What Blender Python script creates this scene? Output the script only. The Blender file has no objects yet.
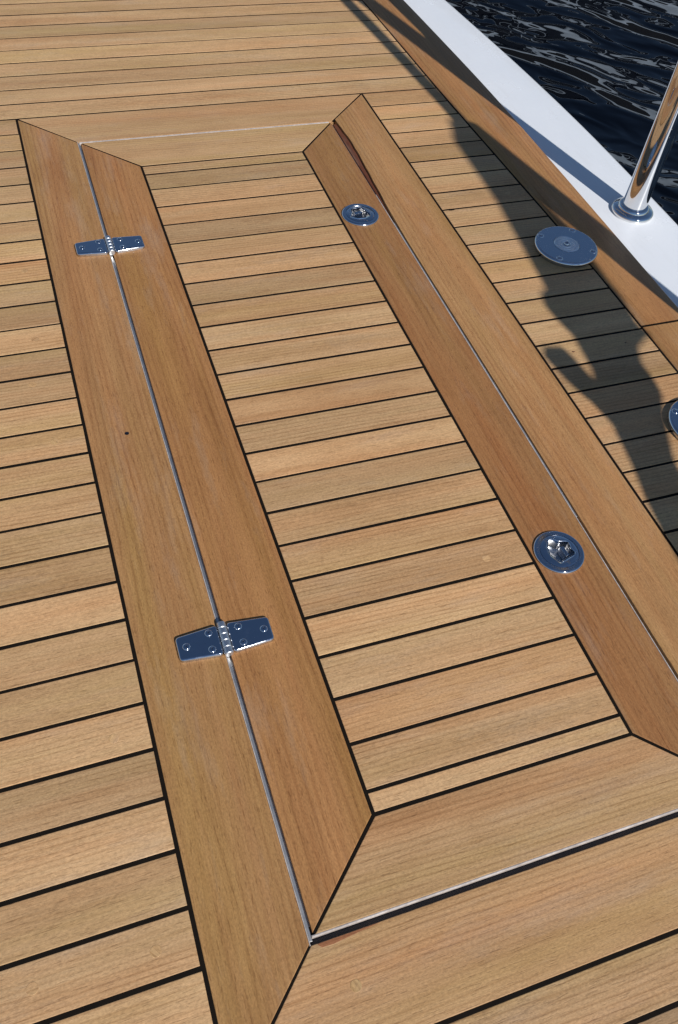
import bpy, bmesh, math, random
from mathutils import Vector, Matrix
random.seed(7)
sc = bpy.context.scene
C = sc.collection
R = math.radians

# ------------------------------------------------------------------ camera
cam_d = bpy.data.cameras.new('camera'); cam = bpy.data.objects.new('camera', cam_d); C.objects.link(cam)
cam_d.sensor_fit = 'VERTICAL'; cam_d.sensor_height = 36.0; cam_d.sensor_width = 24.0
cam_d.lens = 865.5 / 1024 * 36.0
cam_d.clip_start = 0.01; cam_d.clip_end = 5000
right = Vector((0.942511, -0.321161, 0.092352)); down = Vector((-0.199199, -0.761834, -0.616384)); fwd = Vector((0.268315, 0.562552, -0.782012))
m3 = Matrix((right, -down, -fwd)).transposed()
cam.matrix_world = Matrix.Translation((0, 0, 1.0)) @ m3.to_4x4()
sc.camera = cam
# ------------------------------------------------------------------ sky, sun, exposure
EL = R(40); SH = Vector((-0.2255, 0.9742))            # direction the shadows run on the deck
sun_dir = Vector((-SH.x * math.cos(EL), -SH.y * math.cos(EL), math.sin(EL)))
w = bpy.data.worlds.new('World'); sc.world = w; w.use_nodes = True
wn = w.node_tree.nodes; wl = w.node_tree.links
sky = wn.new('ShaderNodeTexSky'); sky.sky_type = 'NISHITA'; sky.sun_disc = False
sky.sun_elevation = EL; sky.sun_rotation = math.atan2(sun_dir.x, sun_dir.y)
sky.air_density = 1.0; sky.dust_density = 0.05; sky.ozone_density = 4.0
wn['Background'].inputs['Strength'].default_value = 0.075
wl.new(sky.outputs[0], wn['Background'].inputs['Color'])
sd = bpy.data.lights.new('sun', 'SUN'); sd.energy = 4.4; sd.angle = R(0.53); sd.color = (1.0, 0.985, 0.96)
sun = bpy.data.objects.new('sun', sd); C.objects.link(sun)
sun.rotation_euler = sun_dir.to_track_quat('Z', 'Y').to_euler(); sun.location = sun_dir * 20
sc.view_settings.view_transform = 'Standard'; sc.view_settings.look = 'None'
sc.view_settings.exposure = 0.0; sc.view_settings.gamma = 1.0; sc.view_settings.use_curve_mapping = False
sc.render.engine = 'CYCLES'

# ------------------------------------------------------------------ helpers
def obj(name, me, mat=None, parent=None, color=None):
    o = bpy.data.objects.new(name, me); C.objects.link(o)
    if mat and not me.materials: me.materials.append(mat)
    if parent: o.parent = parent
    if color: o.color = color
    return o
def empty(name, loc=(0, 0, 0), parent=None):
    o = bpy.data.objects.new(name, None); C.objects.link(o); o.location = loc; o.empty_display_size = 0.05
    if parent: o.parent = parent
    return o
def tag(o, label=None, cat=None, group=None, kind=None):
    if label: o['label'] = label
    if cat: o['category'] = cat
    if group: o['group'] = group
    if kind: o['kind'] = kind
    return o
def mesh(name, bm, smooth=False):
    bmesh.ops.recalc_face_normals(bm, faces=bm.faces[:])
    me = bpy.data.meshes.new(name); bm.to_mesh(me); bm.free()
    if smooth:
        for p in me.polygons: p.use_smooth = True
    return me
def inset_poly(poly, d):
    n = len(poly); out = []
    for i in range(n):
        a = Vector(poly[i - 1]); b = Vector(poly[i]); c = Vector(poly[(i + 1) % n])
        e1 = (b - a).normalized(); e2 = (c - b).normalized()
        n1 = Vector((-e1.y, e1.x)); n2 = Vector((-e2.y, e2.x))
        k = 1 + n1.dot(n2)
        out.append(tuple(b + (n1 + n2) * (d / max(k, 0.2))))
    return out
def prism_bm(bm, poly, z0, z1, bev=0.0007):
    """poly counter-clockwise; chamfered upper rim"""
    rings = [[(x, y, z0) for x, y in poly], [(x, y, z1 - bev) for x, y in poly],
             [(x, y, z1 - bev * 0.3) for x, y in inset_poly(poly, bev * 0.4)], [(x, y, z1) for x, y in inset_poly(poly, bev * 1.2)]]
    vs = [[bm.verts.new(p) for p in r] for r in rings]; n = len(poly)
    for a, b in zip(vs, vs[1:]):
        for i in range(n): bm.faces.new((a[i], a[(i + 1) % n], b[(i + 1) % n], b[i]))
    bm.faces.new(vs[-1]); bm.faces.new(vs[0][::-1])
def rprism_bm(bm, poly, z0, z1, r, n=5):
    rings = [[(x, y, z0) for x, y in poly]]
    for i in range(n + 1):
        a = math.pi / 2 * i / n
        rings.append([(x, y, z1 - r + r * math.sin(a)) for x, y in inset_poly(poly, r * (1 - math.cos(a)))])
    rings.append([(x, y, z1) for x, y in inset_poly(poly, r * 1.25)])
    vs = [[bm.verts.new(p) for p in r_] for r_ in rings]; m = len(poly)
    for a, b in zip(vs, vs[1:]):
        for i in range(m): bm.faces.new((a[i], a[(i + 1) % m], b[(i + 1) % m], b[i]))
    bm.faces.new(vs[-1]); bm.faces.new(vs[0][::-1])
def cut_hole(o, cx, cy, r):
    """bore a round hole through a board (parent space coordinates)"""
    bm = bmesh.new(); lathe_bm(bm, [(0, -0.05), (r, -0.05), (r, 0.05), (0, 0.05)], 40)
    bmesh.ops.recalc_face_normals(bm, faces=bm.faces[:])
    inv = Matrix.Rotation(-o.rotation_euler.z, 4, 'Z') @ Matrix.Translation(-Vector(o.location)) @ Matrix.Translation((cx, cy, 0))
    bmesh.ops.transform(bm, matrix=inv, verts=bm.verts[:])
    me = bpy.data.meshes.new('cutter'); bm.to_mesh(me); bm.free()
    ref = bpy.data.objects.new('cutter', me); C.objects.link(ref)
    tmp = bpy.data.objects.new('tmp', o.data); C.objects.link(tmp)
    mo = tmp.modifiers.new('b', 'BOOLEAN'); mo.operation = 'DIFFERENCE'; mo.object = ref; mo.solver = 'EXACT'
    dg = bpy.context.evaluated_depsgraph_get()
    o.data = bpy.data.meshes.new_from_object(tmp.evaluated_get(dg))
    bpy.data.objects.remove(tmp); bpy.data.objects.remove(ref)
cache = {}
def board(name, poly, rotz, mat, parent, z1=0.0, z0=-0.018, bev=0.0007, color=None, ploc=(0, 0, 0)):
    """a wooden board whose local X runs along its grain"""
    c = Vector((0, 0))
    for p in poly: c += Vector(p)
    c /= len(poly)
    ca, sa = math.cos(-rotz), math.sin(-rotz)
    loc = [((x - c.x) * ca - (y - c.y) * sa, (x - c.x) * sa + (y - c.y) * ca) for x, y in poly]
    key = (tuple((round(x, 5), round(y, 5)) for x, y in loc), mat.name, z0)
    if key not in cache:
        bm = bmesh.new(); prism_bm(bm, loc, z0, 0.0, bev); cache[key] = mesh(name, bm); cache[key].materials.append(mat)
    o = obj(name, cache[key], None, parent, color)
    o.location = (c.x - ploc[0], c.y - ploc[1], z1 - ploc[2]); o.rotation_euler = (0, 0, rotz)
    return o
def lathe_bm(bm, prof, seg=48, M=None):
    vs = []
    for r, z in prof:
        if r < 1e-6: ring = [bm.verts.new((0, 0, z))]
        else: ring = [bm.verts.new((r * math.cos(2 * math.pi * i / seg), r * math.sin(2 * math.pi * i / seg), z)) for i in range(seg)]
        vs.append(ring)
    for a, b in zip(vs, vs[1:]):
        for i in range(seg):
            j = (i + 1) % seg
            if len(a) == 1 and len(b) == 1: continue
            if len(a) == 1: bm.faces.new((a[0], b[i], b[j]))
            elif len(b) == 1: bm.faces.new((a[i], a[j], b[0]))
            else: bm.faces.new((a[i], a[j], b[j], b[i]))
    if M: bmesh.ops.transform(bm, matrix=M, verts=[v for r in vs for v in r])
def tube_bm(bm, pts, rad, seg=20, closed=False, cap=True):
    pts = [Vector(p) for p in pts]; n = len(pts); rings = []
    up = Vector((0, 0, 1)); prev = None
    for i, p in enumerate(pts):
        if closed: t = (pts[(i + 1) % n] - pts[i - 1]).normalized()
        else: t = (pts[min(i + 1, n - 1)] - pts[max(i - 1, 0)]).normalized()
        if prev is None:
            u = t.cross(up)
            if u.length < 0.1: u = t.cross(Vector((1, 0, 0)))
            u.normalize()
        else: u = (prev - t * prev.dot(t)).normalized()
        prev = u; v = t.cross(u); r = rad[i] if isinstance(rad, (list, tuple)) else rad
        rings.append([bm.verts.new(p + (u * math.cos(2 * math.pi * k / seg) + v * math.sin(2 * math.pi * k / seg)) * r) for k in range(seg)])
    prs = list(zip(rings, rings[1:])) + ([(rings[-1], rings[0])] if closed else [])
    for a, b in prs:
        for k in range(seg): bm.faces.new((a[k], a[(k + 1) % seg], b[(k + 1) % seg], b[k]))
    if cap and not closed: bm.faces.new(rings[0][::-1]); bm.faces.new(rings[-1])
def auto_smooth(me, ang=35):
    bm = bmesh.new(); bm.from_mesh(me)
    for f in bm.faces: f.smooth = True
    for e in bm.edges:
        if len(e.link_faces) == 2 and e.calc_face_angle(0) > R(ang): e.smooth = False
    bm.to_mesh(me); bm.free(); return me

# ------------------------------------------------------------------ materials
class NT:
    def __init__(s, name):
        s.m = bpy.data.materials.new(name); s.m.use_nodes = True; s.t = s.m.node_tree; s.n = s.t.nodes; s.l = s.t.links
        s.b = s.n['Principled BSDF']
    def node(s, ty, **k):
        x = s.n.new(ty)
        for a, v in k.items(): setattr(x, a, v)
        return x
    def link(s, a, b): s.l.new(a, b)
    def math(s, op, a, b=None, c=None, clamp=False):
        x = s.node('ShaderNodeMath', operation=op, use_clamp=clamp)
        for i, v in enumerate((a, b, c)):
            if v is None: continue
            if isinstance(v, (int, float)): x.inputs[i].default_value = v
            else: s.link(v, x.inputs[i])
        return x.outputs[0]
    def vmath(s, op, a, b=None, scale=None):
        x = s.node('ShaderNodeVectorMath', operation=op)
        for i, v in enumerate((a, b)):
            if v is None: continue
            if isinstance(v, tuple): x.inputs[i].default_value = v
            else: s.link(v, x.inputs[i])
        if scale is not None:
            if isinstance(scale, (int, float)): x.inputs['Scale'].default_value = scale
            else: s.link(scale, x.inputs['Scale'])
        return x.outputs[0]
    def noise(s, vec, scale=1.0, detail=3.0, rough=0.55, dist=0.0):
        x = s.node('ShaderNodeTexNoise'); s.link(vec, x.inputs['Vector'])
        x.inputs['Scale'].default_value = scale; x.inputs['Detail'].default_value = detail
        x.inputs['Roughness'].default_value = rough; x.inputs['Distortion'].default_value = dist
        return x.outputs['Fac']
    def ramp(s, fac, stops):
        x = s.node('ShaderNodeValToRGB'); s.link(fac, x.inputs[0]); e = x.color_ramp.elements
        while len(e) < len(stops): e.new(0.5)
        for i, (p, c) in enumerate(stops):
            e[i].position = p; e[i].color = (c, c, c, 1) if isinstance(c, (int, float)) else (*c, 1)
        return x.outputs[0]
    def mix(s, fac, a, b, mode='MIX'):
        x = s.node('ShaderNodeMix', data_type='RGBA', blend_type=mode)
        for i, v in ((0, fac), (6, a), (7, b)):
            if isinstance(v, (int, float)): x.inputs[i].default_value = v
            elif isinstance(v, tuple): x.inputs[i].default_value = (*v, 1) if len(v) == 3 else v
            else: s.link(v, x.inputs[i])
        return x.outputs[2]
    def set(s, **k):
        for a, v in k.items():
            i = s.b.inputs[a.replace('_', ' ')]
            if hasattr(v, 'is_linked') or hasattr(v, 'links'): s.link(v, i)
            else: i.default_value = (*v, 1) if isinstance(v, tuple) and len(v) == 3 else v
    def bump(s, h, strength, dist):
        x = s.node('ShaderNodeBump'); x.inputs['Strength'].default_value = strength; x.inputs['Distance'].default_value = dist
        s.link(h, x.inputs['Height']); s.link(x.outputs[0], s.b.inputs['Normal'])

def teak(name, light, dark, warm, ring_period=0.011, ring_amt=0.35, fib_amt=0.4, pore_amt=0.35, rough=0.5, line_amt=0.5, zone=1.0):
    t = NT(name)
    tc = t.node('ShaderNodeTexCoord'); oi = t.node('ShaderNodeObjectInfo')
    sep = t.node('ShaderNodeSeparateColor'); t.link(oi.outputs['Color'], sep.inputs[0])
    tone, hue, seed = sep.outputs
    off = t.vmath('SCALE', (37.0, 11.0, 5.0), scale=seed)
    v = t.vmath('ADD', tc.outputs['Object'], off)
    S = lambda *k: t.vmath('MULTIPLY', v, k)
    broad = t.noise(S(2.2, 38, 38), 1, 4, 0.55)
    fib = t.noise(S(14, 330, 330), 1, 3, 0.6)
    fine = t.noise(S(60, 800, 800), 1, 2, 0.5)
    warp = t.noise(S(1.1, 7, 7), 1, 2, 0.5)
    warp2 = t.noise(S(6, 60, 60), 1, 2, 0.5)
    sx = t.node('ShaderNodeSeparateXYZ'); t.link(v, sx.inputs[0])
    ph = t.math('ADD', t.math('MULTIPLY', sx.outputs[1], 2 * math.pi / ring_period), t.math('MULTIPLY', warp, 30.0))
    ph = t.math('ADD', ph, t.math('MULTIPLY', warp2, 5.0))
    sn = t.math('MULTIPLY_ADD', t.math('SINE', ph), 0.5, 0.5)
    ring = t.math('POWER', sn, 2.0); line = t.math('POWER', sn, 9.0)
    rm = t.ramp(t.noise(S(1.6, 13, 13), 1, 2), [(0.36, 0.05), (0.60, 1.0)])
    gap = t.ramp(t.noise(S(16, 160, 160), 1, 2), [(0.36, 0.15), (0.58, 1.0)])
    f = t.math('MULTIPLY_ADD', broad, 0.75, 0.12)
    f = t.math('SUBTRACT', f, t.math('MULTIPLY', t.math('MULTIPLY', ring, rm), ring_amt))
    f = t.math('ADD', f, t.math('MULTIPLY_ADD', fib, fib_amt * 1.6, -fib_amt * 0.8))
    col = t.mix(t.ramp(f, [(0.0, 0.0), (1.0, 1.0)]), dark, light)
    # golden and pinkish zones that follow the grain
    z1 = t.noise(S(1.0, 17, 17), 1, 3, 0.55)
    col = t.mix(t.math('MULTIPLY', t.ramp(z1, [(0.30, 1.0), (0.50, 0.0)]), 0.8 * zone), col, t.mix(1.0, col, (0.94, 1.0, 0.84), 'MULTIPLY'))
    col = t.mix(t.math('MULTIPLY', t.ramp(z1, [(0.50, 0.0), (0.70, 1.0)]), 0.8 * zone), col, t.mix(1.0, col, (1.08, 0.93, 0.86), 'MULTIPLY'))
    col = t.mix(t.math('MULTIPLY', hue, 0.55), col, t.mix(0.9, col, warm, 'MULTIPLY'))
    ln = t.math('MULTIPLY', t.math('MULTIPLY', line, rm), t.math('MULTIPLY', gap, line_amt))
    col = t.mix(ln, col, t.mix(1.0, col, (0.56, 0.46, 0.38), 'MULTIPLY'))
    pore = t.ramp(t.noise(S(55, 620, 620), 1, 1), [(0.60, 0.0), (0.70, 1.0)])
    col = t.mix(t.math('MULTIPLY', pore, pore_amt), col, t.mix(1.0, col, (0.50, 0.41, 0.34), 'MULTIPLY'))
    geo = t.node('ShaderNodeNewGeometry')
    # silvery weathering in ragged patches along the grain, and a little spilt darkness
    wz = t.noise(S(5, 24, 24), 1, 5, 0.68)
    col = t.mix(t.math('MULTIPLY', t.ramp(wz, [(0.54, 0.0), (0.74, 1.0)]), 0.22), col, (0.40, 0.33, 0.255))
    st = t.noise(geo.outputs['Position'], 3.2, 5, 0.65)
    col = t.mix(t.math('MULTIPLY', t.ramp(st, [(0.56, 0.0), (0.72, 1.0)]), 0.28), col, t.mix(1.0, col, (0.66, 0.60, 0.54), 'MULTIPLY'))
    dk = t.noise(S(3.0, 15, 15), 1, 5, 0.7)
    col = t.mix(t.math('MULTIPLY', t.ramp(dk, [(0.52, 0.0), (0.70, 1.0)]), 0.45), col, t.mix(1.0, col, (0.74, 0.64, 0.54), 'MULTIPLY'))
    bl = t.noise(t.vmath('ADD', S(2.0, 9, 9), (9.3, 4.1, 2.2)), 1, 4, 0.65)
    col = t.mix(t.math('MULTIPLY', t.ramp(bl, [(0.50, 0.0), (0.68, 1.0)]), 0.40), col, t.mix(1.0, col, (1.16, 1.20, 1.26), 'MULTIPLY'))
    speck = t.ramp(t.noise(S(260, 520, 520), 1, 2, 0.7), [(0.28, 0.78), (0.72, 1.18)])
    k = t.math('MULTIPLY', t.math('MULTIPLY_ADD', tone, 0.42, 0.83), speck)
    cc = t.node('ShaderNodeCombineColor')
    for i in range(3): t.link(k, cc.inputs[i])
    col = t.mix(1.0, col, cc.outputs[0], 'MULTIPLY')
    t.set(Base_Color=col, Roughness=t.math('MULTIPLY_ADD', fib, 0.25, rough - 0.1), Specular_IOR_Level=0.35)
    h = t.math('SUBTRACT', t.math('ADD', t.math('MULTIPLY', fib, 0.6), t.math('MULTIPLY', fine, 0.5)), t.math('MULTIPLY', pore, 0.5))
    t.bump(h, 0.35, 0.0006)
    return t.m
M_PLANK = teak('teak_plank', (0.625, 0.406, 0.210), (0.335, 0.184, 0.076), (1.05, 0.88, 0.72), 0.0072, 0.15, 0.34, 0.42, 0.55, 0.52, 0.8)
M_BOARD = teak('teak_board', (0.478, 0.266, 0.108), (0.240, 0.112, 0.040), (1.08, 0.83, 0.64), 0.010, 0.17, 0.36, 0.55, 0.46, 0.32, 1.0)
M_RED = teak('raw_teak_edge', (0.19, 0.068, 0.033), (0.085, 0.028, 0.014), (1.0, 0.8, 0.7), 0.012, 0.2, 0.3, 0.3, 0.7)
M_REDDISH = teak('reddish_teak', (0.40, 0.175, 0.085), (0.24, 0.09, 0.04), (1.0, 0.85, 0.75), 0.0072, 0.15, 0.34, 0.42, 0.55, 0.4)
def caulk_mat():
    t = NT('caulk_rubber'); g = t.node('ShaderNodeNewGeometry')
    n = t.noise(g.outputs['Position'], 60, 4, 0.65)
    t.set(Base_Color=t.mix(n, (0.005, 0.0035, 0.0025), (0.014, 0.010, 0.007)), Roughness=0.85, Specular_IOR_Level=0.08)
    t.bump(t.noise(g.outputs['Position'], 400, 2), 0.3, 0.0005); return t.m
M_CAULK = caulk_mat()
def polished_mat(name, base):
    t = NT(name); tc = t.node('ShaderNodeTexCoord'); O_ = tc.outputs['Object']
    sm = t.ramp(t.noise(O_, 55, 5, 0.7), [(0.48, 0.07), (0.72, 0.24)])
    dirt = t.ramp(t.noise(O_, 210, 4, 0.75), [(0.60, 0.0), (0.74, 1.0)])
    t.set(Base_Color=t.mix(t.math('MULTIPLY', dirt, 0.35), base, (0.30, 0.27, 0.24)), Metallic=1.0, Roughness=sm)
    t.bump(t.noise(t.vmath('MULTIPLY', O_, (120, 120, 120)), 1, 3, 0.6), 0.035, 0.0004); return t.m
def steel_mat(name, base, rough, var=0.05, aniso=0.0, scr=0.0):
    t = NT(name); tc = t.node('ShaderNodeTexCoord')
    n = t.noise(tc.outputs['Object'], 90, 4, 0.7)
    t.set(Base_Color=base, Metallic=1.0, Roughness=t.math('MULTIPLY_ADD', n, var, rough - var * 0.5))
    if scr: t.bump(t.noise(t.vmath('MULTIPLY', tc.outputs['Object'], (300, 300, 300)), 1, 3, 0.6), scr, 0.0003)
    return t.m
M_STEEL = polished_mat('polished_stainless', (0.58, 0.60, 0.64))
M_SATIN = steel_mat('satin_stainless', (0.66, 0.67, 0.69), 0.42, 0.15, 0, 0.1)
M_TUBE = steel_mat('mirror_tube', (0.72, 0.72, 0.72), 0.04, 0.02)
M_TRIM = steel_mat('dull_stainless_trim', (0.62, 0.60, 0.575), 0.52, 0.25, 0, 0.12)
M_GUT = steel_mat('dark_gutter', (0.065, 0.058, 0.054), 0.6, 0.2); M_GUT.node_tree.nodes['Principled BSDF'].inputs['Metallic'].default_value = 0
def lit_edge_mat():  # pale colour stands for sun catching the gap edges, flecked with dirt
    t = NT('pale_lit_edge'); g = t.node('ShaderNodeNewGeometry')
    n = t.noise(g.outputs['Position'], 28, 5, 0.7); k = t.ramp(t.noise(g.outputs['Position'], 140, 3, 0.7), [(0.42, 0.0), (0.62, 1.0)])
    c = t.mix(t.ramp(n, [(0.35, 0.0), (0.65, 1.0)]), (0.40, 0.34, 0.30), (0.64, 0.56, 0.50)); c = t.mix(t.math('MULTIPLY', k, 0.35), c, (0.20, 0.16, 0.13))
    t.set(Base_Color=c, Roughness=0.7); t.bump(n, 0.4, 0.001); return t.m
M_LIT_EDGE = lit_edge_mat()
M_CAP = steel_mat('brushed_cap', (0.86, 0.86, 0.87), 0.36, 0.2, 0, 0.15)
M_CUP = steel_mat('dull_cup', (0.62, 0.61, 0.60), 0.26, 0.15, 0, 0.1)
M_DARK = steel_mat('screw_recess', (0.08, 0.08, 0.09), 0.4, 0.1)
def gel_mat():
    t = NT('white_gelcoat'); g = t.node('ShaderNodeNewGeometry')
    n = t.noise(g.outputs['Position'], 9, 4, 0.6); s = t.ramp(t.noise(g.outputs['Position'], 160, 3, 0.7), [(0.66, 0.0), (0.75, 1.0)])
    c = t.mix(n, (0.74, 0.75, 0.765), (0.79, 0.795, 0.80)); c = t.mix(t.math('MULTIPLY', s, 0.12), c, (0.4, 0.38, 0.35))
    wm = t.ramp(t.noise(t.vmath('MULTIPLY', g.outputs['Position'], (40, 6, 6)), 1, 5, 0.7), [(0.55, 0.0), (0.75, 1.0)])
    c = t.mix(t.math('MULTIPLY', wm, 0.14), c, (0.52, 0.50, 0.46))
    t.set(Base_Color=c, Roughness=t.math('MULTIPLY_ADD', n, 0.25, 0.12), Specular_IOR_Level=0.5, Coat_Weight=0.2)
    t.bump(t.noise(g.outputs['Position'], 25, 2), 0.05, 0.002); return t.m
M_GEL = gel_mat()

def col(t=None, h=None, spread=1.0):
    return (min(1, max(0, t if t is not None else random.gauss(0.5, 0.24 * spread))), min(1, max(0, h if h is not None else random.gauss(0.32, 0.32))), random.random(), 1)

# ------------------------------------------------------------------ layout of the deck (metres, camera height = 1)
PITCH = 0.06172; Y0 = 0.1890; G = 0.0023           # plank pitch, first seam, half a seam
def seam(k):
    y = Y0 + PITCH * k
    if y > 1.917: y = 1.9172 + (y - 1.9172) * 1.022
    return y
def sag(k):                                         # the seams wander a few millimetres midway
    y = Y0 + PITCH * k
    b = 0.0
    if 0.8 < y < 1.9:
        a = (y - 0.8) / 1.1
        b = -0.0105 * math.sin(math.pi * min(1, a * 1.02)) ** 0.6
    return y + b if y <= 1.917 else seam(k)
FX0, FX1, FY0, FY1 = 0.0140, 0.8085, 0.0655, 1.9165  # frame round the hatch
HX0, HX1, HY0, HY1 = 0.1285, 0.6930, 0.1795, 1.8000  # middle of the hatch gap
PX0, PX1, PY0, PY1 = 0.2378, 0.5895, 0.2850, 1.6885  # planked panel
XL = -1.5; YB = -1.3; YT = 4.2
INNER = [(-1.4, 1.02), (0.3, 1.034), (0.87, 1.0365), (1.0, 1.036), (1.18, 1.035), (1.31, 1.031), (1.56, 1.021), (1.89, 1.007), (2.16, 1.000), (2.42, 0.992), (3.2, 0.945), (4.3, 0.85)]
OUTER = [(-1.4, 1.135), (0.3, 1.142), (1.03, 1.143), (1.4, 1.1425), (1.6, 1.1415), (1.84, 1.139), (1.93, 1.137), (2.16, 1.127), (2.41, 1.115), (3.2, 1.065), (4.3, 0.965)]
EDGE = [(-1.4, 1.315), (0.3, 1.331), (1.31, 1.333), (1.56, 1.333), (1.85, 1.324), (2.27, 1.288), (2.45, 1.268), (3.2, 1.19), (4.3, 1.06)]
def interp(tab, y):
    for (a, va), (b, vb) in zip(tab, tab[1:]):
        if y <= b: return va + (vb - va) * max(0, (y - a)) / (b - a)
    return tab[-1][1]

deck = tag(empty('deck'), 'teak planked boat deck with black caulked seams', kind='structure')
def ring_sheet(name, outer, hole, z, mat, parent, ploc=(0, 0, 0)):
    x0, x1, y0, y1 = outer; a0, a1, b0, b1 = hole; bm = bmesh.new()
    for r in ((x0, a0, y0, y1), (a1, x1, y0, y1), (a0, a1, y0, b0), (a0, a1, b1, y1)):
        bm.faces.new([bm.verts.new((X - ploc[0], Y - ploc[1], z - ploc[2])) for X, Y in ((r[0], r[2]), (r[1], r[2]), (r[1], r[3]), (r[0], r[3]))])
    bmesh.ops.remove_doubles(bm, verts=bm.verts[:], dist=1e-5)
    return obj(name, mesh(name, bm), mat, parent)
def caulk_sheet():
    bm = bmesh.new()
    # strips up to the covering board edge, leaving the hatch opening free
    ys = sorted([YB, FY0, HY0 - 0.0065, HY1 + 0.003, FY1, YT] + [0.87, 1.0, 1.18, 1.31, 1.56, 2.16, 2.42, 3.2])
    for a, b in zip(ys, ys[1:]):
        xa, xb = interp(INNER, a) + 0.03, interp(INNER, b) + 0.03
        spans = [((XL, XL), (xa, xb))]
        if a >= HY0 - 0.0066 and b <= HY1 + 0.0031:
            spans = [((XL, XL), (HX0 - 0.004,) * 2), ((0.7236,) * 2, (xa, xb))]
        for (l0, l1), (r0, r1) in spans:
            bm.faces.new([bm.verts.new(p) for p in ((l0, a, -0.0006), (r0, a, -0.0006), (r1, b, -0.0006), (l1, b, -0.0006))])
    bmesh.ops.remove_doubles(bm, verts=bm.verts[:], dist=1e-5)
    return obj('caulking', mesh('caulking', bm), M_CAULK, deck)
caulk_sheet()

def jz(): return random.uniform(-0.00035, 0.0002)
def plank(x0, x1, y0, y1, parent=deck, ploc=(0, 0, 0), c=None, right_curve=False, x1b=None):
    a = x1 if not right_curve else interp(INNER, y0) - G; b = x1 if not right_curve else interp(INNER, y1) - G
    j = lambda: random.uniform(-0.0004, 0.0004)
    return board('plank', [(x0, y0 + j()), (a + j(), y0 + j()), (b + j(), y1 + j()), (x0, y1 + j())], 0, M_PLANK, parent, jz(), color=c or col(), ploc=ploc)
planks = {}
tones = {}
def ptone(key):
    return col()
# left of the frame
for k in range(-2, 28):
    planks['L', k] = plank(XL, FX0 - G, sag(k) + G, sag(k + 1) - G)
# right of the frame, up to the covering board
for k in range(-2, 28):
    planks['R', k] = plank(FX1 + G, 0, seam(k) - 0.003 + G, (seam(k + 1) - 0.003 if k < 27 else FY1) - G, right_curve=True)
# ahead of the frame and behind it
k = 28
while seam(k) < YT - 0.1:
    planks['T', k] = plank(XL, 0, (FY1 if k == 28 else seam(k)) + G, seam(k + 1) - G, right_curve=True, c=col(t=random.gauss(0.58, 0.2), h=random.uniform(0, 0.25))); k += 1
k = -3
while seam(k) > YB + 0.1:
    planks['B', k] = plank(XL, 0, seam(k) + G, (seam(k + 1) if k < -3 else FY0) - G, right_curve=True); k -= 1

# boards round the hatch, fixed to the deck, mitred
q = 0.0017
L_IN = HX0 - 0.0038; B_IN = HY0 - 0.0047; R_IN = HX1 + 0.0030; T_IN = HY1 + 0.0030
board('margin_board', [(FX0 + G, FY0 + G * 2.2), (L_IN, B_IN + q), (L_IN, T_IN - q), (FX0 + G, FY1 - G * 2.2)], R(90), M_BOARD, deck, 0.0, color=(0.52, 0.30, 0.31, 1))
board('margin_board', [(FX0 + G * 2.2, FY0 + G), (FX1 - G * 2.2, FY0 + G), (R_IN - q, B_IN), (L_IN + q, B_IN)], 0, M_PLANK, deck, 0.0002, color=(0.40, 0.80, 0.62, 1))
board('margin_board', [(L_IN + q, T_IN), (R_IN - q, T_IN), (FX1 - G * 2.2, FY1 - G), (FX0 + G * 2.2, FY1 - G)], 0, M_PLANK, deck, 0.0, color=(0.36, 0.35, 0.83, 1))
# the board on the latch side: its inner edge is worn away towards the far end
bite = [(R_IN, B_IN + q), (FX1 - G, FY0 + G * 2.2), (FX1 - G, FY1 - G * 2.2), (0.7045, T_IN + 0.0060), (0.7072, 1.772), (0.7078, 1.752), (0.7098, 1.733), (0.7106, 1.706), (0.7094, 1.682), (0.7098, 1.660), (0.7080, 1.632), (0.7062, 1.603), (0.7058, 1.578), (0.7036, 1.548), (0.7026, 1.505), (0.6998, 1.462), (0.6984, 1.42), (R_IN + 0.0005, 1.33)]
board('margin_board', bite, R(90), M_BOARD, deck, 0.0001, color=(0.70, 0.02, 0.52, 1), bev=0.0005)
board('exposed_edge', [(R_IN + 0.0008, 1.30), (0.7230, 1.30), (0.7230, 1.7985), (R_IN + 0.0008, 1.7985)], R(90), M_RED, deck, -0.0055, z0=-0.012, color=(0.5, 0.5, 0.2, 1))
# covering board along the side in two lengths, butted with a seam
def covering(y0, y1, c):
    ys = [y0] + [y for y in [v[0] for v in INNER + OUTER] if y0 + 0.02 < y < y1 - 0.02] + [y1]; ys = sorted(set(ys))
    n = 60; ys = [y0 + (y1 - y0) * i / n for i in range(n + 1)]
    sm = lambda tab, y: sum(interp(tab, y + d) for d in (-0.12, -0.06, 0, 0.06, 0.12)) / 5
    bm = bmesh.new(); rows = []
    for y in ys:
        a, b = sm(INNER, y) + G, sm(OUTER, y)
        yy = (y - (y0 + y1) / 2)
        rows.append([bm.verts.new((yy, -(x - 1.08), z)) for x, z in ((a, -0.02), (a, -0.0006), (a + 0.0008, 0.0002), (b - 0.004, 0.0), (b - 0.001, -0.0015), (b, -0.005), (b, -0.021))])
    for a, b in zip(rows, rows[1:]):
        for i in range(6): bm.faces.new((a[i], b[i], b[i + 1], a[i + 1]))
    bm.faces.new(rows[0]); bm.faces.new(rows[-1][::-1])
    o = obj('covering_board', auto_smooth(mesh('covering_board', bm), 50), M_BOARD, deck, c)
    o.location = (1.08, (y0 + y1) / 2, 0.0); o.rotation_euler = (0, 0, R(90)); return o
covering(-1.3, 0.9905, (0.62, 0.25, 0.15, 1)); covering(0.9960, 4.2, (0.50, 0.55, 0.71, 1))

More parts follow.
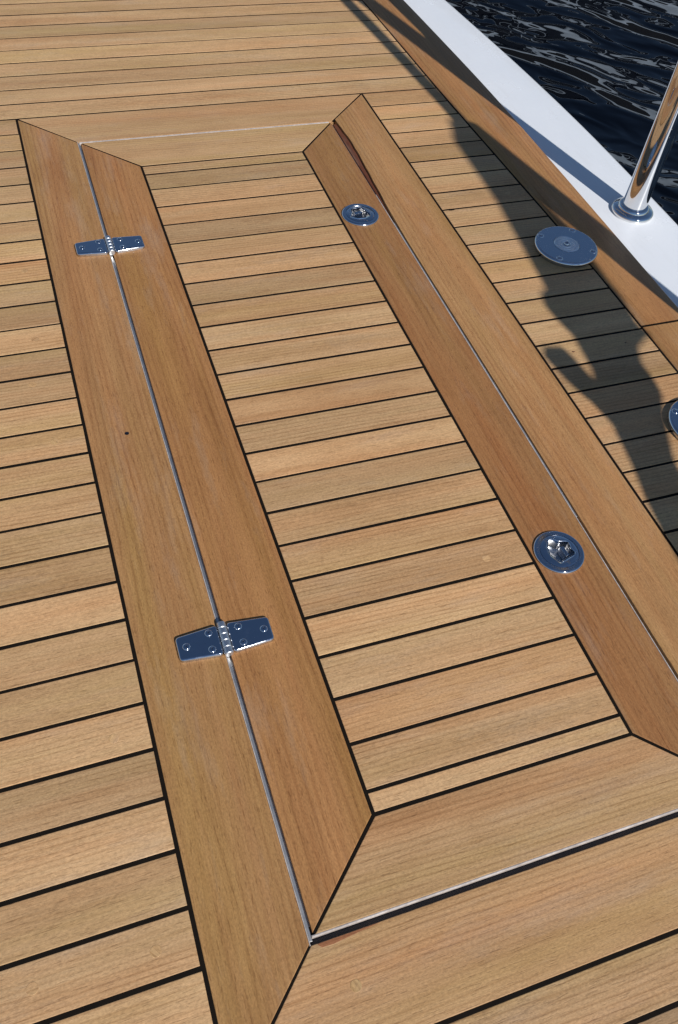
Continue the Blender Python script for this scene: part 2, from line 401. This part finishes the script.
# round wooden plugs over the deck screws
def plug(key, x, y):
    p = planks[key] if key in planks else key
    bm = bmesh.new(); lathe_bm(bm, [(0.0062, -0.004), (0.0062, 0.00005), (0.0058, 0.00022), (0, 0.00022)], 20)
    o = obj('wood_plug', mesh('wood_plug', bm), M_PLANK, p, (random.uniform(0.45, 0.75), 0.45, random.random(), 1))
    inv = Matrix.Rotation(-p.rotation_euler.z, 3, 'Z')
    o.location = inv @ (Vector((x, y, 0)) - Vector((p.location.x, p.location.y, 0))); o.rotation_euler = (0, 0, random.uniform(0, 3)); return o
boards = [o for o in deck.children if o.name.startswith('margin_board')]
for k, x, y in ((0, -0.152, 0.2225), (0, -0.029, 0.219), (4, -0.030, 0.4616), (16, -0.033, 1.196), (12, -0.033, 0.958), (7, -0.16, 0.66), (14, -0.05, 1.09), (19, -0.028, 1.385)):
    plug(('L', k), x, y)
plug(boards[1], 0.159, 0.1245)
for k, x in ((12, 0.99), (16, 0.845), (20, 0.98), (24, 0.86), (9, 0.85)): plug(('R', k), x, seam(k) + PITCH * 0.5)
# swollen bead of caulk and a dark knot on the latch side
def spot(name, key, x, y, lx, ly, mat, zt=0.0004):
    p = planks[key]; bm = bmesh.new(); n = 18; ring = []; c = bm.verts.new((0, 0, zt))
    for i in range(n):
        a = 2 * math.pi * i / n; rr = 1 + 0.18 * math.sin(3 * a + 1)
        ring.append(bm.verts.new((lx * math.cos(a) * rr, ly * math.sin(a) * rr * (0.6 + 0.4 * abs(math.sin(a))), -0.0006)))
    for i in range(n): bm.faces.new((c, ring[i], ring[(i + 1) % n]))
    o = obj(name, mesh(name, bm), mat, p, (0.1, 0.4, 0.3, 1)); o.location = (x - p.location.x, y - p.location.y, 0); return o
spot('caulk_bead', ('R', 19), 0.8315, seam(20) - 0.0045, 0.019, 0.0045, M_CAULK, 0.0012)
spot('knot', ('R', 12), 0.872, seam(12) + 0.030, 0.008, 0.0035, M_RED, 0.0005)
spot('knot', ('R', 12), 0.982, seam(12) + 0.030, 0.005, 0.003, M_RED, 0.0005)
# small dark nail head in the hinge side board
bm = bmesh.new(); lathe_bm(bm, [(0.0034, -0.002), (0.0034, 0.0002), (0.0017, 0.0006), (0.0012, 0.0004), (0, 0.0001)], 16)
nail = obj('nail_head', mesh('nail_head', bm), M_DARK, boards[0]); nail.location = Matrix.Rotation(-boards[0].rotation_euler.z, 3, 'Z') @ (Vector((0.074, 0.949, 0)) - Vector((boards[0].location.x, boards[0].location.y, 0)))

# ------------------------------------------------------------------ the hatch
HC = ((HX0 + HX1) / 2, HY0, 0)
hatch = tag(empty('deck_hatch', HC), 'long teak hatch lid set flush in the deck between mitred boards', 'hatch')
def hloc(o, x, y, z=0): o.location = (x - HC[0], y - HC[1], z); return o
HL, HR, HB, HT = HX0 + 0.0030, HX1 - 0.0030, HY0 + 0.0045, HY1 - 0.0030     # edges of the lid's woodwork
bm = bmesh.new(); prism_bm(bm, [(HL + .001, HB + .001), (HR - .001, HB + .001), (HR - .001, HT - .001), (HL + .001, HT - .001)], -0.03, -0.0006, 0.0001)
bmesh.ops.translate(bm, verts=bm.verts[:], vec=(-HC[0], -HC[1], 0)); obj('lid_core', mesh('lid_core', bm), M_CAULK, hatch)
hb = [None] * 4
hb[0] = board('lid_board', [(HL, HB + q * 1.4), (PX0 - G, PY0 + G * .4), (PX0 - G, PY1 - G * .4), (HL, HT - q * 1.4)], R(90), M_BOARD, hatch, 0.0003, color=(0.42, 0.95, 0.47, 1), ploc=HC)
hb[1] = board('lid_board', [(PX1 + G, PY0 + G * .4), (HR, HB + q * 1.4), (HR, HT - q * 1.4), (PX1 + G, PY1 - G * .4)], R(90), M_BOARD, hatch, 0.0002, color=(0.06, 0.75, 0.91, 1), ploc=HC)
hb[2] = board('lid_board', [(HL + q * 1.4, HB), (HR - q * 1.4, HB), (PX1 - G * .4, PY0 - G), (PX0 + G * .4, PY0 - G)], 0, M_PLANK, hatch, 0.0002, color=(0.30, 0.5, 0.07, 1), ploc=HC)
hb[3] = board('lid_board', [(PX0 + G * .4, PY1 + G), (PX1 - G * .4, PY1 + G), (HR - q * 1.4, HT), (HL + q * 1.4, HT)], 0, M_PLANK, hatch, 0.0001, color=(0.5, 0.35, 0.57, 1), ploc=HC)
ys = [PY0] + [sag(k) for k in range(2, 24)] + [1.6555, PY1]
for i, (a, b) in enumerate(zip(ys, ys[1:])):
    p = plank(PX0 + G, PX1 - G, a + G, b - G, hatch, HC, c=col(t=random.gauss(0.54, 0.18)))
    if a < 0.585 < b:
        bm = bmesh.new(); lathe_bm(bm, [(0.006, -0.004), (0.006, 0.00005), (0.0056, 0.0002), (0, 0.0002)], 20)
        o = obj('wood_plug', mesh('wood_plug', bm), M_PLANK, p, (0.95, 0.6, 0.3, 1)); o.location = (0.523 - HC[0] - p.location.x, 0.585 - HC[1] - p.location.y, 0)
# stainless rims in the gap; the pale lips have sunlit edges painted in
def bar(name, x0, x1, y0, y1, zt, zb, parent, mat=M_TRIM, bev=0.0005, ploc=HC):
    bm = bmesh.new(); prism_bm(bm, [(x0 - ploc[0], y0 - ploc[1]), (x1 - ploc[0], y0 - ploc[1]), (x1 - ploc[0], y1 - ploc[1]), (x0 - ploc[0], y1 - ploc[1])], zb, zt, bev)
    return obj(name, mesh(name, bm), mat, parent)
O = (0, 0, 0)
bar('gutter', L_IN - 0.002, R_IN + 0.002, B_IN - 0.002, HB + 0.01, -0.008, -0.018, deck, M_GUT, ploc=O)
bar('gutter', L_IN - 0.002, HL + 0.01, HB + 0.0101, HT + 0.004, -0.0070, -0.018, deck, M_TRIM, ploc=O)
bar('gutter', HR - 0.01, R_IN + 0.002, HB + 0.0101, HT + 0.004, -0.0085, -0.018, deck, M_TRIM, ploc=O)
bar('rim_strip', L_IN + 0.0001, L_IN + 0.0011, B_IN, T_IN, 0.0003, -0.010, deck, M_LIT_EDGE, 0.0003, O)
bar('rim_strip', L_IN + 0.0013, L_IN + 0.0046, B_IN + 0.004, T_IN - 0.001, -0.0022, -0.010, deck, M_TRIM, 0.0003, O)
bar('rim_strip', HL - 0.002, HR - 0.001, HB - 0.0023, HB + 0.0003, 0.0001, -0.012, hatch, M_LIT_EDGE, 0.0008)
bar('rim_strip', HR + 0.0001, HR + 0.0016, HB, 1.50, 0.0004, -0.010, hatch, M_LIT_EDGE, 0.0003)
bar('rim_strip', HR + 0.0018, R_IN - 0.0012, 0.62, 1.40, -0.0016, -0.010, hatch, M_TRIM, 0.0003)
board('reddish_edge', [(L_IN + 0.012, B_IN - 0.0052), (0.150, B_IN - 0.0056), (0.178, B_IN - 0.0030), (0.205, B_IN - 0.0006), (L_IN + 0.008, B_IN - 0.0006)], 0, M_REDDISH, deck, 0.0004, z0=-0.002, bev=0.0001, color=(0.5, 0.6, 0.35, 1))  # thin reddish wedge on the board below the front gap
bar('rim_strip', L_IN + 0.004, R_IN - 0.009, HT + 0.0006, T_IN - 0.0003, -0.0004, -0.010, deck, M_LIT_EDGE, 0.0008, O)

bar('caulking', interp(INNER, 0.99), interp(OUTER, 0.99) - 0.001, 0.9895, 0.9970, -0.0003, -0.010, deck, M_CAULK, 0.0002, O)
# hinges
def screw_meshes():
    bm = bmesh.new(); lathe_bm(bm, [(0.0054, -0.002), (0.0054, 0.0001), (0.0051, 0.0008), (0.0045, 0.0014), (0.0036, 0.0019), (0.0027, 0.0021), (0.0018, 0.0021), (0.0015, 0.0014), (0, 0.0012)], 20)
    h = auto_smooth(mesh('screw', bm), 30); h.materials.append(M_STEEL)
    bm = bmesh.new()
    for a in (0, math.pi / 2):
        v = [Matrix.Rotation(a, 3, 'Z') @ Vector(p) for p in ((-0.0017, -0.0006, 0.0013), (0.0017, -0.0006, 0.0013), (0.0017, 0.0006, 0.0013 + a * 1e-5), (-0.0017, 0.0006, 0.0013 + a * 1e-5))]
        bm.faces.new([bm.verts.new(p) for p in v])
    r = mesh('screw_slot', bm); r.materials.append(M_DARK)
    # screw and its cross recess in one mesh
    bm = bmesh.new(); bm.from_mesh(h); n = len(bm.faces); bm.from_mesh(r); bm.faces.ensure_lookup_table()
    for i, f in enumerate(bm.faces): f.material_index = 0 if i < n else 1
    me = bpy.data.meshes.new('screw'); bm.to_mesh(me); bm.free(); me.materials.append(M_STEEL); me.materials.append(M_DARK)
    return me
SCREW = screw_meshes()
def round_poly(poly, r, n=4):
    out = []; m = len(poly)
    for i in range(m):
        a = Vector(poly[i - 1]); b = Vector(poly[i]); c = Vector(poly[(i + 1) % m]); p = b + (a - b).normalized() * r; s = b + (c - b).normalized() * r
        for j in range(n + 1):
            t = j / n; out.append(tuple(p * (1 - t) ** 2 + b * 2 * t * (1 - t) + s * t * t))
    return out
def leaf(side, zt):
    pol = [(0.0062, -0.0225), (0.0625, -0.0180), (0.0625, 0.0175), (0.0062, 0.0225)]
    if side < 0: pol = [(-x, y) for x, y in pol][::-1]
    bm = bmesh.new(); rprism_bm(bm, round_poly(pol, 0.0055), 0.0, zt, 0.0030); return auto_smooth(mesh('leaf', bm), 25)
LEAF = {s: leaf(s, 0.0062) for s in (-1, 1)}
def knuckles():
    out = []
    for i in range(5):
        a = -0.0242 + i * 0.00970; bm = bmesh.new()
        lathe_bm(bm, [(0, a), (0.0052, a), (0.0060, a + 0.0008), (0.0060, a + 0.0086), (0.0052, a + 0.0094), (0, a + 0.0094)], 20, Matrix.Rotation(R(-90), 4, 'X'))
        bmesh.ops.translate(bm, verts=bm.verts[:], vec=(0, 0, 0.0042)); me = auto_smooth(mesh('knuckle', bm), 30); me.materials.append(M_SATIN); out.append(me)
    return out
KN = knuckles()
for hy, rz, lab in ((0.5555, -0.6, 'polished steel hinge near the front corner of the hatch'), (1.4245, 0.4, 'polished steel hinge at the far end of the hatch')):
    h = empty('hinge', (0.1295 - HC[0], hy - HC[1], 0.0004), hatch); h.rotation_euler.z = R(rz); h['label'] = lab
    for s in (-1, 1):
        o = obj('leaf', LEAF[s], M_STEEL, h); o.rotation_euler = (R(random.uniform(-.4, .4)), R(random.uniform(-.5, .5)), 0)
    for me in KN: obj('knuckle', me, None, h)
    for x, y in ((-0.0505, 0.0), (-0.0190, 0.0122), (-0.0195, -0.0122), (0.0205, 0.0122), (0.0215, -0.0122), (0.0520, 0.0)):
        o = obj('screw', SCREW, None, h); o.location = (x, y, 0.0060); o.rotation_euler.z = random.uniform(0, 1.5)

# flush lift rings
def lift_ring(x, y, rz, lab):
    h = empty('lift_ring', (x - HC[0], y - HC[1], 0.0003), hatch); h.rotation_euler.z = rz; h['label'] = lab
    bm = bmesh.new()
    lathe_bm(bm, [(0.0250, -0.0004), (0.0380, -0.0004), (0.0382, 0.0010), (0.0379, 0.0022), (0.0371, 0.0032), (0.0360, 0.0038), (0.0347, 0.0040), (0.0344, 0.0040), (0.0302, 0.0040), (0.0299, 0.0040), (0.0294, 0.0026), (0.0286, 0.0026)], 56)
    obj('flange', auto_smooth(mesh('flange', bm), 40), M_STEEL, h)
    # lifting plate with its finger hole, the folding handle's outline
    key = [(28, 0.0262), (65, 0.0185), (103, 0.0258), (143, 0.0198), (189, 0.0178), (247, 0.0228), (291, 0.0178), (337, 0.0262), (356, 0.0208), (388, 0.0262)]
    n = 72; rr = []
    for i in range(n):
        a = 28 + 360 * i / n
        for (a0, r0), (a1, r1) in zip(key, key[1:]):
            if a0 <= a <= a1:
                u = (a - a0) / (a1 - a0); p0 = Vector((r0 * math.cos(R(a0)), r0 * math.sin(R(a0)))); p1 = Vector((r1 * math.cos(R(a1)), r1 * math.sin(R(a1))))
                rr.append((p0.lerp(p1, u)).length * 0.93); break
    rr = [(rr[i - 1] + 2 * rr[i] + rr[(i + 1) % n]) / 4 for i in range(n)]
    def ring(bm, f, z): return [bm.verts.new((f(i) * math.cos(R(28 + 360 * i / n)), f(i) * math.sin(R(28 + 360 * i / n)), z)) for i in range(n)]
    def skin(bm, rings):
        for p, q_ in zip(rings, rings[1:]):
            for i in range(n): bm.faces.new((p[i], p[(i + 1) % n], q_[(i + 1) % n], q_[i]))
    bm = bmesh.new()
    skin(bm, [ring(bm, lambda i: 0.0284, 0.0020), ring(bm, lambda i: 0.0284, 0.0034), ring(bm, lambda i: 0.0281, 0.0036), ring(bm, lambda i: rr[i] + 0.0016, 0.0036), ring(bm, lambda i: rr[i] + 0.0010, 0.0048), ring(bm, lambda i: rr[i] + 0.0002, 0.0050), ring(bm, lambda i: rr[i] - 0.0006, 0.0042), ring(bm, lambda i: rr[i] - 0.0008, -0.0010)])
    obj('handle', auto_smooth(mesh('handle', bm), 35), M_STEEL, h)
    bm = bmesh.new(); rs = [ring(bm, lambda i: rr[i] - 0.0008, -0.0008), ring(bm, lambda i: rr[i] * 0.94, -0.0080), ring(bm, lambda i: rr[i] * 0.84, -0.0120), ring(bm, lambda i: rr[i] * 0.45, -0.0140)]
    skin(bm, rs); bm.faces.new(rs[-1]); obj('cup', auto_smooth(mesh('cup', bm), 50), M_CUP, h)
    bm = bmesh.new(); rprism_bm(bm, round_poly([(0.0075, -0.0095), (0.0135, -0.0080), (0.0125, 0.0080), (0.0060, 0.0095)], 0.0015), -0.013, 0.0012, 0.0014); obj('pivot_block', auto_smooth(mesh('pivot_block', bm), 25), M_STEEL, h)
for o_ in (hb[1], [c for c in hatch.children if c.name == 'lid_core'][0]):
    for y_ in (0.5655, 1.4345): cut_hole(o_, 0.6325 - HC[0], y_ - HC[1], 0.0262)
lift_ring(0.6325, 0.5655, 0.0, 'round flush steel lift ring near the front end of the hatch')
lift_ring(0.6325, 1.4345, R(95), 'round flush steel lift ring near the far end of the hatch')

# ------------------------------------------------------------------ round deck plates
def deck_plate(x, y, lab):
    t = tag(empty('deck_plate', (x, y, 0.0002)), lab, 'deck plate', 'round deck plates')
    bm = bmesh.new()
    lathe_bm(bm, [(0, -0.001), (0.0630, -0.001), (0.0645, 0.0015), (0.0650, 0.0060), (0.0647, 0.0082), (0.0638, 0.0100), (0.0624, 0.0112), (0.0606, 0.0118), (0.0602, 0.0118), (0.0275, 0.0118), (0.0272, 0.0118), (0.0264, 0.0104), (0, 0.0104)], 72)
    obj('cover', auto_smooth(mesh('cover', bm), 40), M_STEEL, t)
    bm = bmesh.new()
    lathe_bm(bm, [(0.0255, 0.0100), (0.0255, 0.0119), (0.0248, 0.0126), (0.0212, 0.0126), (0.0206, 0.0112), (0.0194, 0.0112), (0.0188, 0.0126), (0.0150, 0.0126), (0.0144, 0.0114), (0.0134, 0.0114), (0.0128, 0.0128), (0.0088, 0.0130), (0.0074, 0.0110), (0, 0.0105)], 56)
    obj('centre_cap', auto_smooth(mesh('centre_cap', bm), 30), M_CAP, t)
    bm = bmesh.new(); lathe_bm(bm, [(0.006, 0.010), (0.006, 0.0138), (0.0052, 0.0152), (0.0038, 0.0160), (0.0022, 0.0160), (0.0018, 0.0140), (0, 0.0140)], 24); obj('key_stud', auto_smooth(mesh('key_stud', bm), 30), M_STEEL, t)
    for a in (137, 49, -133, -38):
        o = obj('screw', SCREW, None, t); o.location = (0.0545 * math.cos(R(a)), 0.0545 * math.sin(R(a)), 0.0115); o.rotation_euler.z = a; o.scale = (1.25, 1.25, 1.1)
    return t
deck_plate(1.0070, 1.2440, 'round polished steel deck plate beside the covering board below the stanchion')
deck_plate(1.0040, 0.7340, 'round polished steel deck plate cut off by the right edge of the picture')

# ------------------------------------------------------------------ white hull edge
def hull():
    bm = bmesh.new(); rows = []; n = 90
    sm = lambda tab, y: sum(interp(tab, y + d) for d in (-0.2, -0.1, 0, 0.1, 0.2)) / 5
    for i in range(n + 1):
        y = -1.38 + 5.6 * i / n
        a = sm(OUTER, y) - 0.03; e = sm(EDGE, y)
        pr = [(a, -0.0205), (a + (e - a) * 0.62, -0.0200), (e - 0.012, -0.0212), (e - 0.004, -0.0235), (e - 0.0005, -0.0285), (e, -0.036), (e - 0.004, -0.07), (e - 0.02, -0.4), (e - 0.10, -1.0), (e - 0.30, -1.6)]
        rows.append([bm.verts.new((x, y, z)) for x, z in pr])
    for a, b in zip(rows, rows[1:]):
        for i in range(len(a) - 1): bm.faces.new((a[i], b[i], b[i + 1], a[i + 1]))
    return obj('hull', auto_smooth(mesh('hull', bm), 60), M_GEL)
tag(hull(), 'glossy white edge of the hull beside the water', 'hull')

# ------------------------------------------------------------------ guard rail
rail = tag(empty('guard_rail', (1.246, 1.364, -0.0205)), 'polished steel guard rail post standing on the white hull edge', 'railing')
RO = Vector(rail.location)
def stanchion(bx, by, r, path):
    g = empty('stanchion', Vector((bx, by, -0.0202)) - RO, rail)
    bm = bmesh.new()
    pts = [Vector((0, 0, 0.004))] + [Vector(p) for p in path]
    tube_bm(bm, pts, [r] * len(pts), 40, cap=False); obj('tube', auto_smooth(mesh('tube', bm), 60), M_TUBE, g)
    bm = bmesh.new()
    lathe_bm(bm, [(0, 0), (r * 1.72, 0), (r * 1.76, 0.003), (r * 1.74, 0.0075), (r * 1.60, 0.0105), (r * 1.36, 0.0118), (r * 1.30, 0.0125), (r * 1.27, 0.0165), (r * 1.14, 0.0190), (r * 1.02, 0.0195), (r * 0.97, 0.0190)], 56)
    obj('base_flange', auto_smooth(mesh('base_flange', bm), 50), M_TUBE, g)
ZR = 0.965 + 0.02
stanchion(1.246, 1.364, 0.0262, [(0, 0, 0.25), (0, 0, ZR + 0.01)])
stanchion(1.256, 0.615, 0.033, [(0, 0, 0.4), (0.004, 0, ZR - 0.01)])
bm = bmesh.new(); tube_bm(bm, [Vector(p) - RO for p in ((1.262, 0.60, 0.965), (1.255, 0.72, 0.965), (1.232, 1.0, 0.965), (1.207, 1.27, 0.965), (1.198, 1.37, 0.965), (1.165, 1.75, 0.965), (1.10, 2.4, 0.965), (0.95, 3.6, 0.965))], 0.0170, 20); obj('top_rail', mesh('top_rail', bm, True), M_TUBE, rail)
bm = bmesh.new(); tube_bm(bm, [Vector(p) - RO for p in ((1.244, 1.37, 0.465), (1.232, 1.67, 0.465), (1.215, 1.87, 0.465), (1.165, 2.4, 0.465), (1.01, 3.6, 0.465))], 0.0235, 20); obj('mid_rail', mesh('mid_rail', bm, True), M_TUBE, rail)
stanchion(0.999, 3.5, 0.026, [(0, 0, 0.4), (-0.02, 0, ZR)])

# ------------------------------------------------------------------ added staff and cloth, unseen, outline shaped to throw the soft deck shadow
def shadow_flag():
    Q = Vector((1.0, -0.30)); tanE = math.tan(EL)
    def cast(x, y, rip=0.0):
        s = (Vector((x, y)) - Q).dot(SH); p = Vector((x, y)) - SH * s
        z = s * tanE; return Vector((p.x + SH.x * rip, p.y + SH.y * rip, z + rip * -tanE))
    rows = [(0.973, 1.756, 1.01, 1.769), (0.947, 1.679, 0.999, 1.67), (0.943, 1.5, 1.03, 1.497), (0.935, 1.283, 1.058, 1.294), (0.934, 1.209, 1.049, 1.186), (0.928, 1.158, 1.046, 1.128), (0.89, 1.123, 1.046, 1.08), (0.882, 1.088, 1.04, 1.045), (0.887, 1.04, 1.032, 0.999), (0.893, 1.004, 1.042, 0.968), (0.897, 0.989, 1.023, 0.958), (0.907, 0.967, 0.999, 0.941), (0.883, 0.91, 0.98, 0.901), (0.872, 0.887, 0.98, 0.861), (0.838, 0.844, 0.975, 0.826), (0.848, 0.783, 0.949, 0.778), (0.833, 0.688, 0.909, 0.687), (0.818, 0.624, 0.899, 0.63), (0.808, 0.556, 0.894, 0.569), (0.795, 0.436, 0.894, 0.463)]
    thumb = [(0.823, 0.986, 0.855, 0.979), (0.812, 0.964, 0.862, 0.95), (0.824, 0.895, 0.872, 0.887), (0.838, 0.844, 0.852, 0.841)]
    base = Vector((0.80, -0.05, 0.0))
    t = tag(empty('shadow_staff', base), 'added raked staff with navy cloth, out of view, shaped to cast the deck shadow', 'shadow_staff')
    t_mat = NT('navy_cloth'); tc = t_mat.node('ShaderNodeTexCoord'); n = t_mat.noise(tc.outputs['Object'], 300, 2)
    t_mat.set(Base_Color=t_mat.mix(n, (0.012, 0.018, 0.05), (0.02, 0.03, 0.075)), Roughness=0.85)
    bm = bmesh.new(); NC = 12
    for strip in (rows, thumb):
        prev = None
        for i, (a, b, c, d) in enumerate(strip):
            vs = [bm.verts.new(cast(a + (c - a) * j / NC, b + (d - b) * j / NC, 0.018 * math.sin(j * 1.15 + i * 0.35) + 0.006 * math.sin(j * 2.7 + i)) - base) for j in range(NC + 1)]
            if prev:
                for j in range(NC): bm.faces.new((prev[j], prev[j + 1], vs[j + 1], vs[j]))
            prev = vs
    me = mesh('shadow_cloth', bm, True); o = obj('shadow_cloth', me, t_mat.m, t)
    so = o.modifiers.new('thick', 'SOLIDIFY'); so.thickness = 0.002
    top = cast(0.985, 1.74); bot = Vector((0.80, -0.05, 0.0))
    mid = cast(0.86, 0.60); d = (top - mid).normalized(); foot = mid - d * (mid.z / d.z)
    t.location = foot; o.location = base - foot
    bm = bmesh.new(); tube_bm(bm, [Vector((0, 0, 0)), top - foot], 0.011, 18); obj('staff', mesh('staff', bm, True), M_TUBE, t)
    bm = bmesh.new(); lathe_bm(bm, [(0, 0), (0.035, 0), (0.035, 0.005), (0.020, 0.010), (0.017, 0.05), (0.0, 0.05)], 32); obj('socket', auto_smooth(mesh('socket', bm), 40), M_STEEL, t)
    bm = bmesh.new(); bmesh.ops.create_uvsphere(bm, u_segments=16, v_segments=10, radius=0.018, matrix=Matrix.Translation(top - foot)); obj('finial', mesh('finial', bm, True), M_STEEL, t)
shadow_flag()

# ------------------------------------------------------------------ water
def water():
    t = NT('harbour_water'); g = t.node('ShaderNodeNewGeometry'); P = g.outputs['Position']
    rot = t.node('ShaderNodeMapping'); rot.inputs['Rotation'].default_value = (0, 0, R(52)); t.link(P, rot.inputs['Vector'])
    v = rot.outputs[0]
    a = t.noise(t.vmath('MULTIPLY', v, (1.0, 2.0, 1)), 1.0, 1.0, 0.45, 0.6)
    b = t.noise(t.vmath('MULTIPLY', v, (3.2, 5.6, 1)), 1.0, 0.6, 0.5, 0.8)
    h = t.math('ADD', t.math('MULTIPLY', a, 1.0), t.math('MULTIPLY', b, 0.20))
    t.set(Base_Color=(0.001, 0.0015, 0.003), Roughness=0.01, IOR=1.33, Specular_IOR_Level=0.5)
    t.bump(h, 1.0, 0.125)
    bm = bmesh.new(); s = 600
    bm.faces.new([bm.verts.new(p) for p in ((-s, -s, -1.3), (s, -s, -1.3), (s, s, -1.3), (-s, s, -1.3))])
    return tag(obj('water', mesh('water', bm), t.m), 'dark rippled harbour water', kind='structure')
water()

# ------------------------------------------------------------------ added boat across the basin, unseen, invented to shape reflections on the water
def reflection_boat():
    t = tag(empty('reflection_boat', (11.0, 15.5, -1.3)), 'added motor boat out of view, pale hull and dark wheelhouse, for the water reflections', 'boat')
    def plain(name, c, r, metal=0.0):
        m = NT(name); g = m.node('ShaderNodeNewGeometry'); n = m.noise(g.outputs['Position'], 1.5, 3)
        m.set(Base_Color=m.mix(n, tuple(v * 0.92 for v in c), c), Roughness=r, Metallic=metal); return m.m
    white = plain('boat_white', (0.50, 0.58, 0.68), 0.3); dark = plain('boat_dark', (0.012, 0.013, 0.016), 0.25); boot = plain('boat_boot', (0.01, 0.01, 0.012), 0.5)
    ST = [(-9.5, 1.5, 1.75), (-6, 1.95, 1.8), (0, 2.1, 1.95), (5, 1.7, 2.2), (8, 0.95, 2.5), (10.2, 0.06, 2.8)]
    def strip(name, lo, hi, mat, out=0.0):
        bm = bmesh.new(); rows = []
        for x, hw, fb in ST:
            rr = []
            for f in (lo, (lo + hi) / 2, hi):
                z = fb * f; wd = hw * (0.78 + 0.22 * f) + out
                rr.append((x + 0.25 * f * (x > 6), wd, z))
            rows.append([bm.verts.new((p[0], -p[1], p[2])) for p in rr] + [bm.verts.new((p[0], p[1], p[2])) for p in reversed(rr)])
        for a, b in zip(rows, rows[1:]):
            for i in range(5): bm.faces.new((a[i], b[i], b[i + 1], a[i + 1]))
        bm.faces.new(rows[0]); obj(name, auto_smooth(mesh(name, bm), 40), mat, t)
    strip('hull_side', 0.14, 1.0, white); strip('boot_stripe', -0.25, 0.135, boot, 0.0)
    def block(name, x0, x1, hw, z0, z1, mat, rake=0.4, bev=0.05, tum=0.15):
        bm = bmesh.new(); lo = [bm.verts.new(p) for p in ((x0, -hw, z0), (x1, -hw, z0), (x1, hw, z0), (x0, hw, z0))]
        hi = [bm.verts.new(p) for p in ((x0 + rake * .3, -hw + tum, z1), (x1 - rake, -hw + tum, z1), (x1 - rake, hw - tum, z1), (x0 + rake * .3, hw - tum, z1))]
        for i in range(4): bm.faces.new((lo[i], lo[(i + 1) % 4], hi[(i + 1) % 4], hi[i]))
        bm.faces.new(hi); bm.faces.new(lo[::-1]); bmesh.ops.bevel(bm, geom=bm.edges[:], offset=bev, segments=2, affect='EDGES')
        obj(name, mesh(name, bm), mat, t)
    block('wheelhouse', -8.6, 6.6, 1.55, 2.0, 3.9, dark, 1.2); block('roof', -8.8, 5.8, 1.65, 3.9, 4.12, white, 0.3, 0.06, 0.05)
    block('upper_house', -6.0, 2.8, 1.3, 4.12, 5.3, dark, 1.0); block('upper_roof', -6.3, 2.2, 1.4, 5.3, 5.48, white, 0.3, 0.05, 0.05)
    for i in range(7):
        block('window_pillar', -7.6 + i * 1.9, -7.45 + i * 1.9, 1.57, 2.05, 3.88, white, 0.0, 0.02, 0.13)
    t.rotation_euler.z = R(8)
reflection_boat()
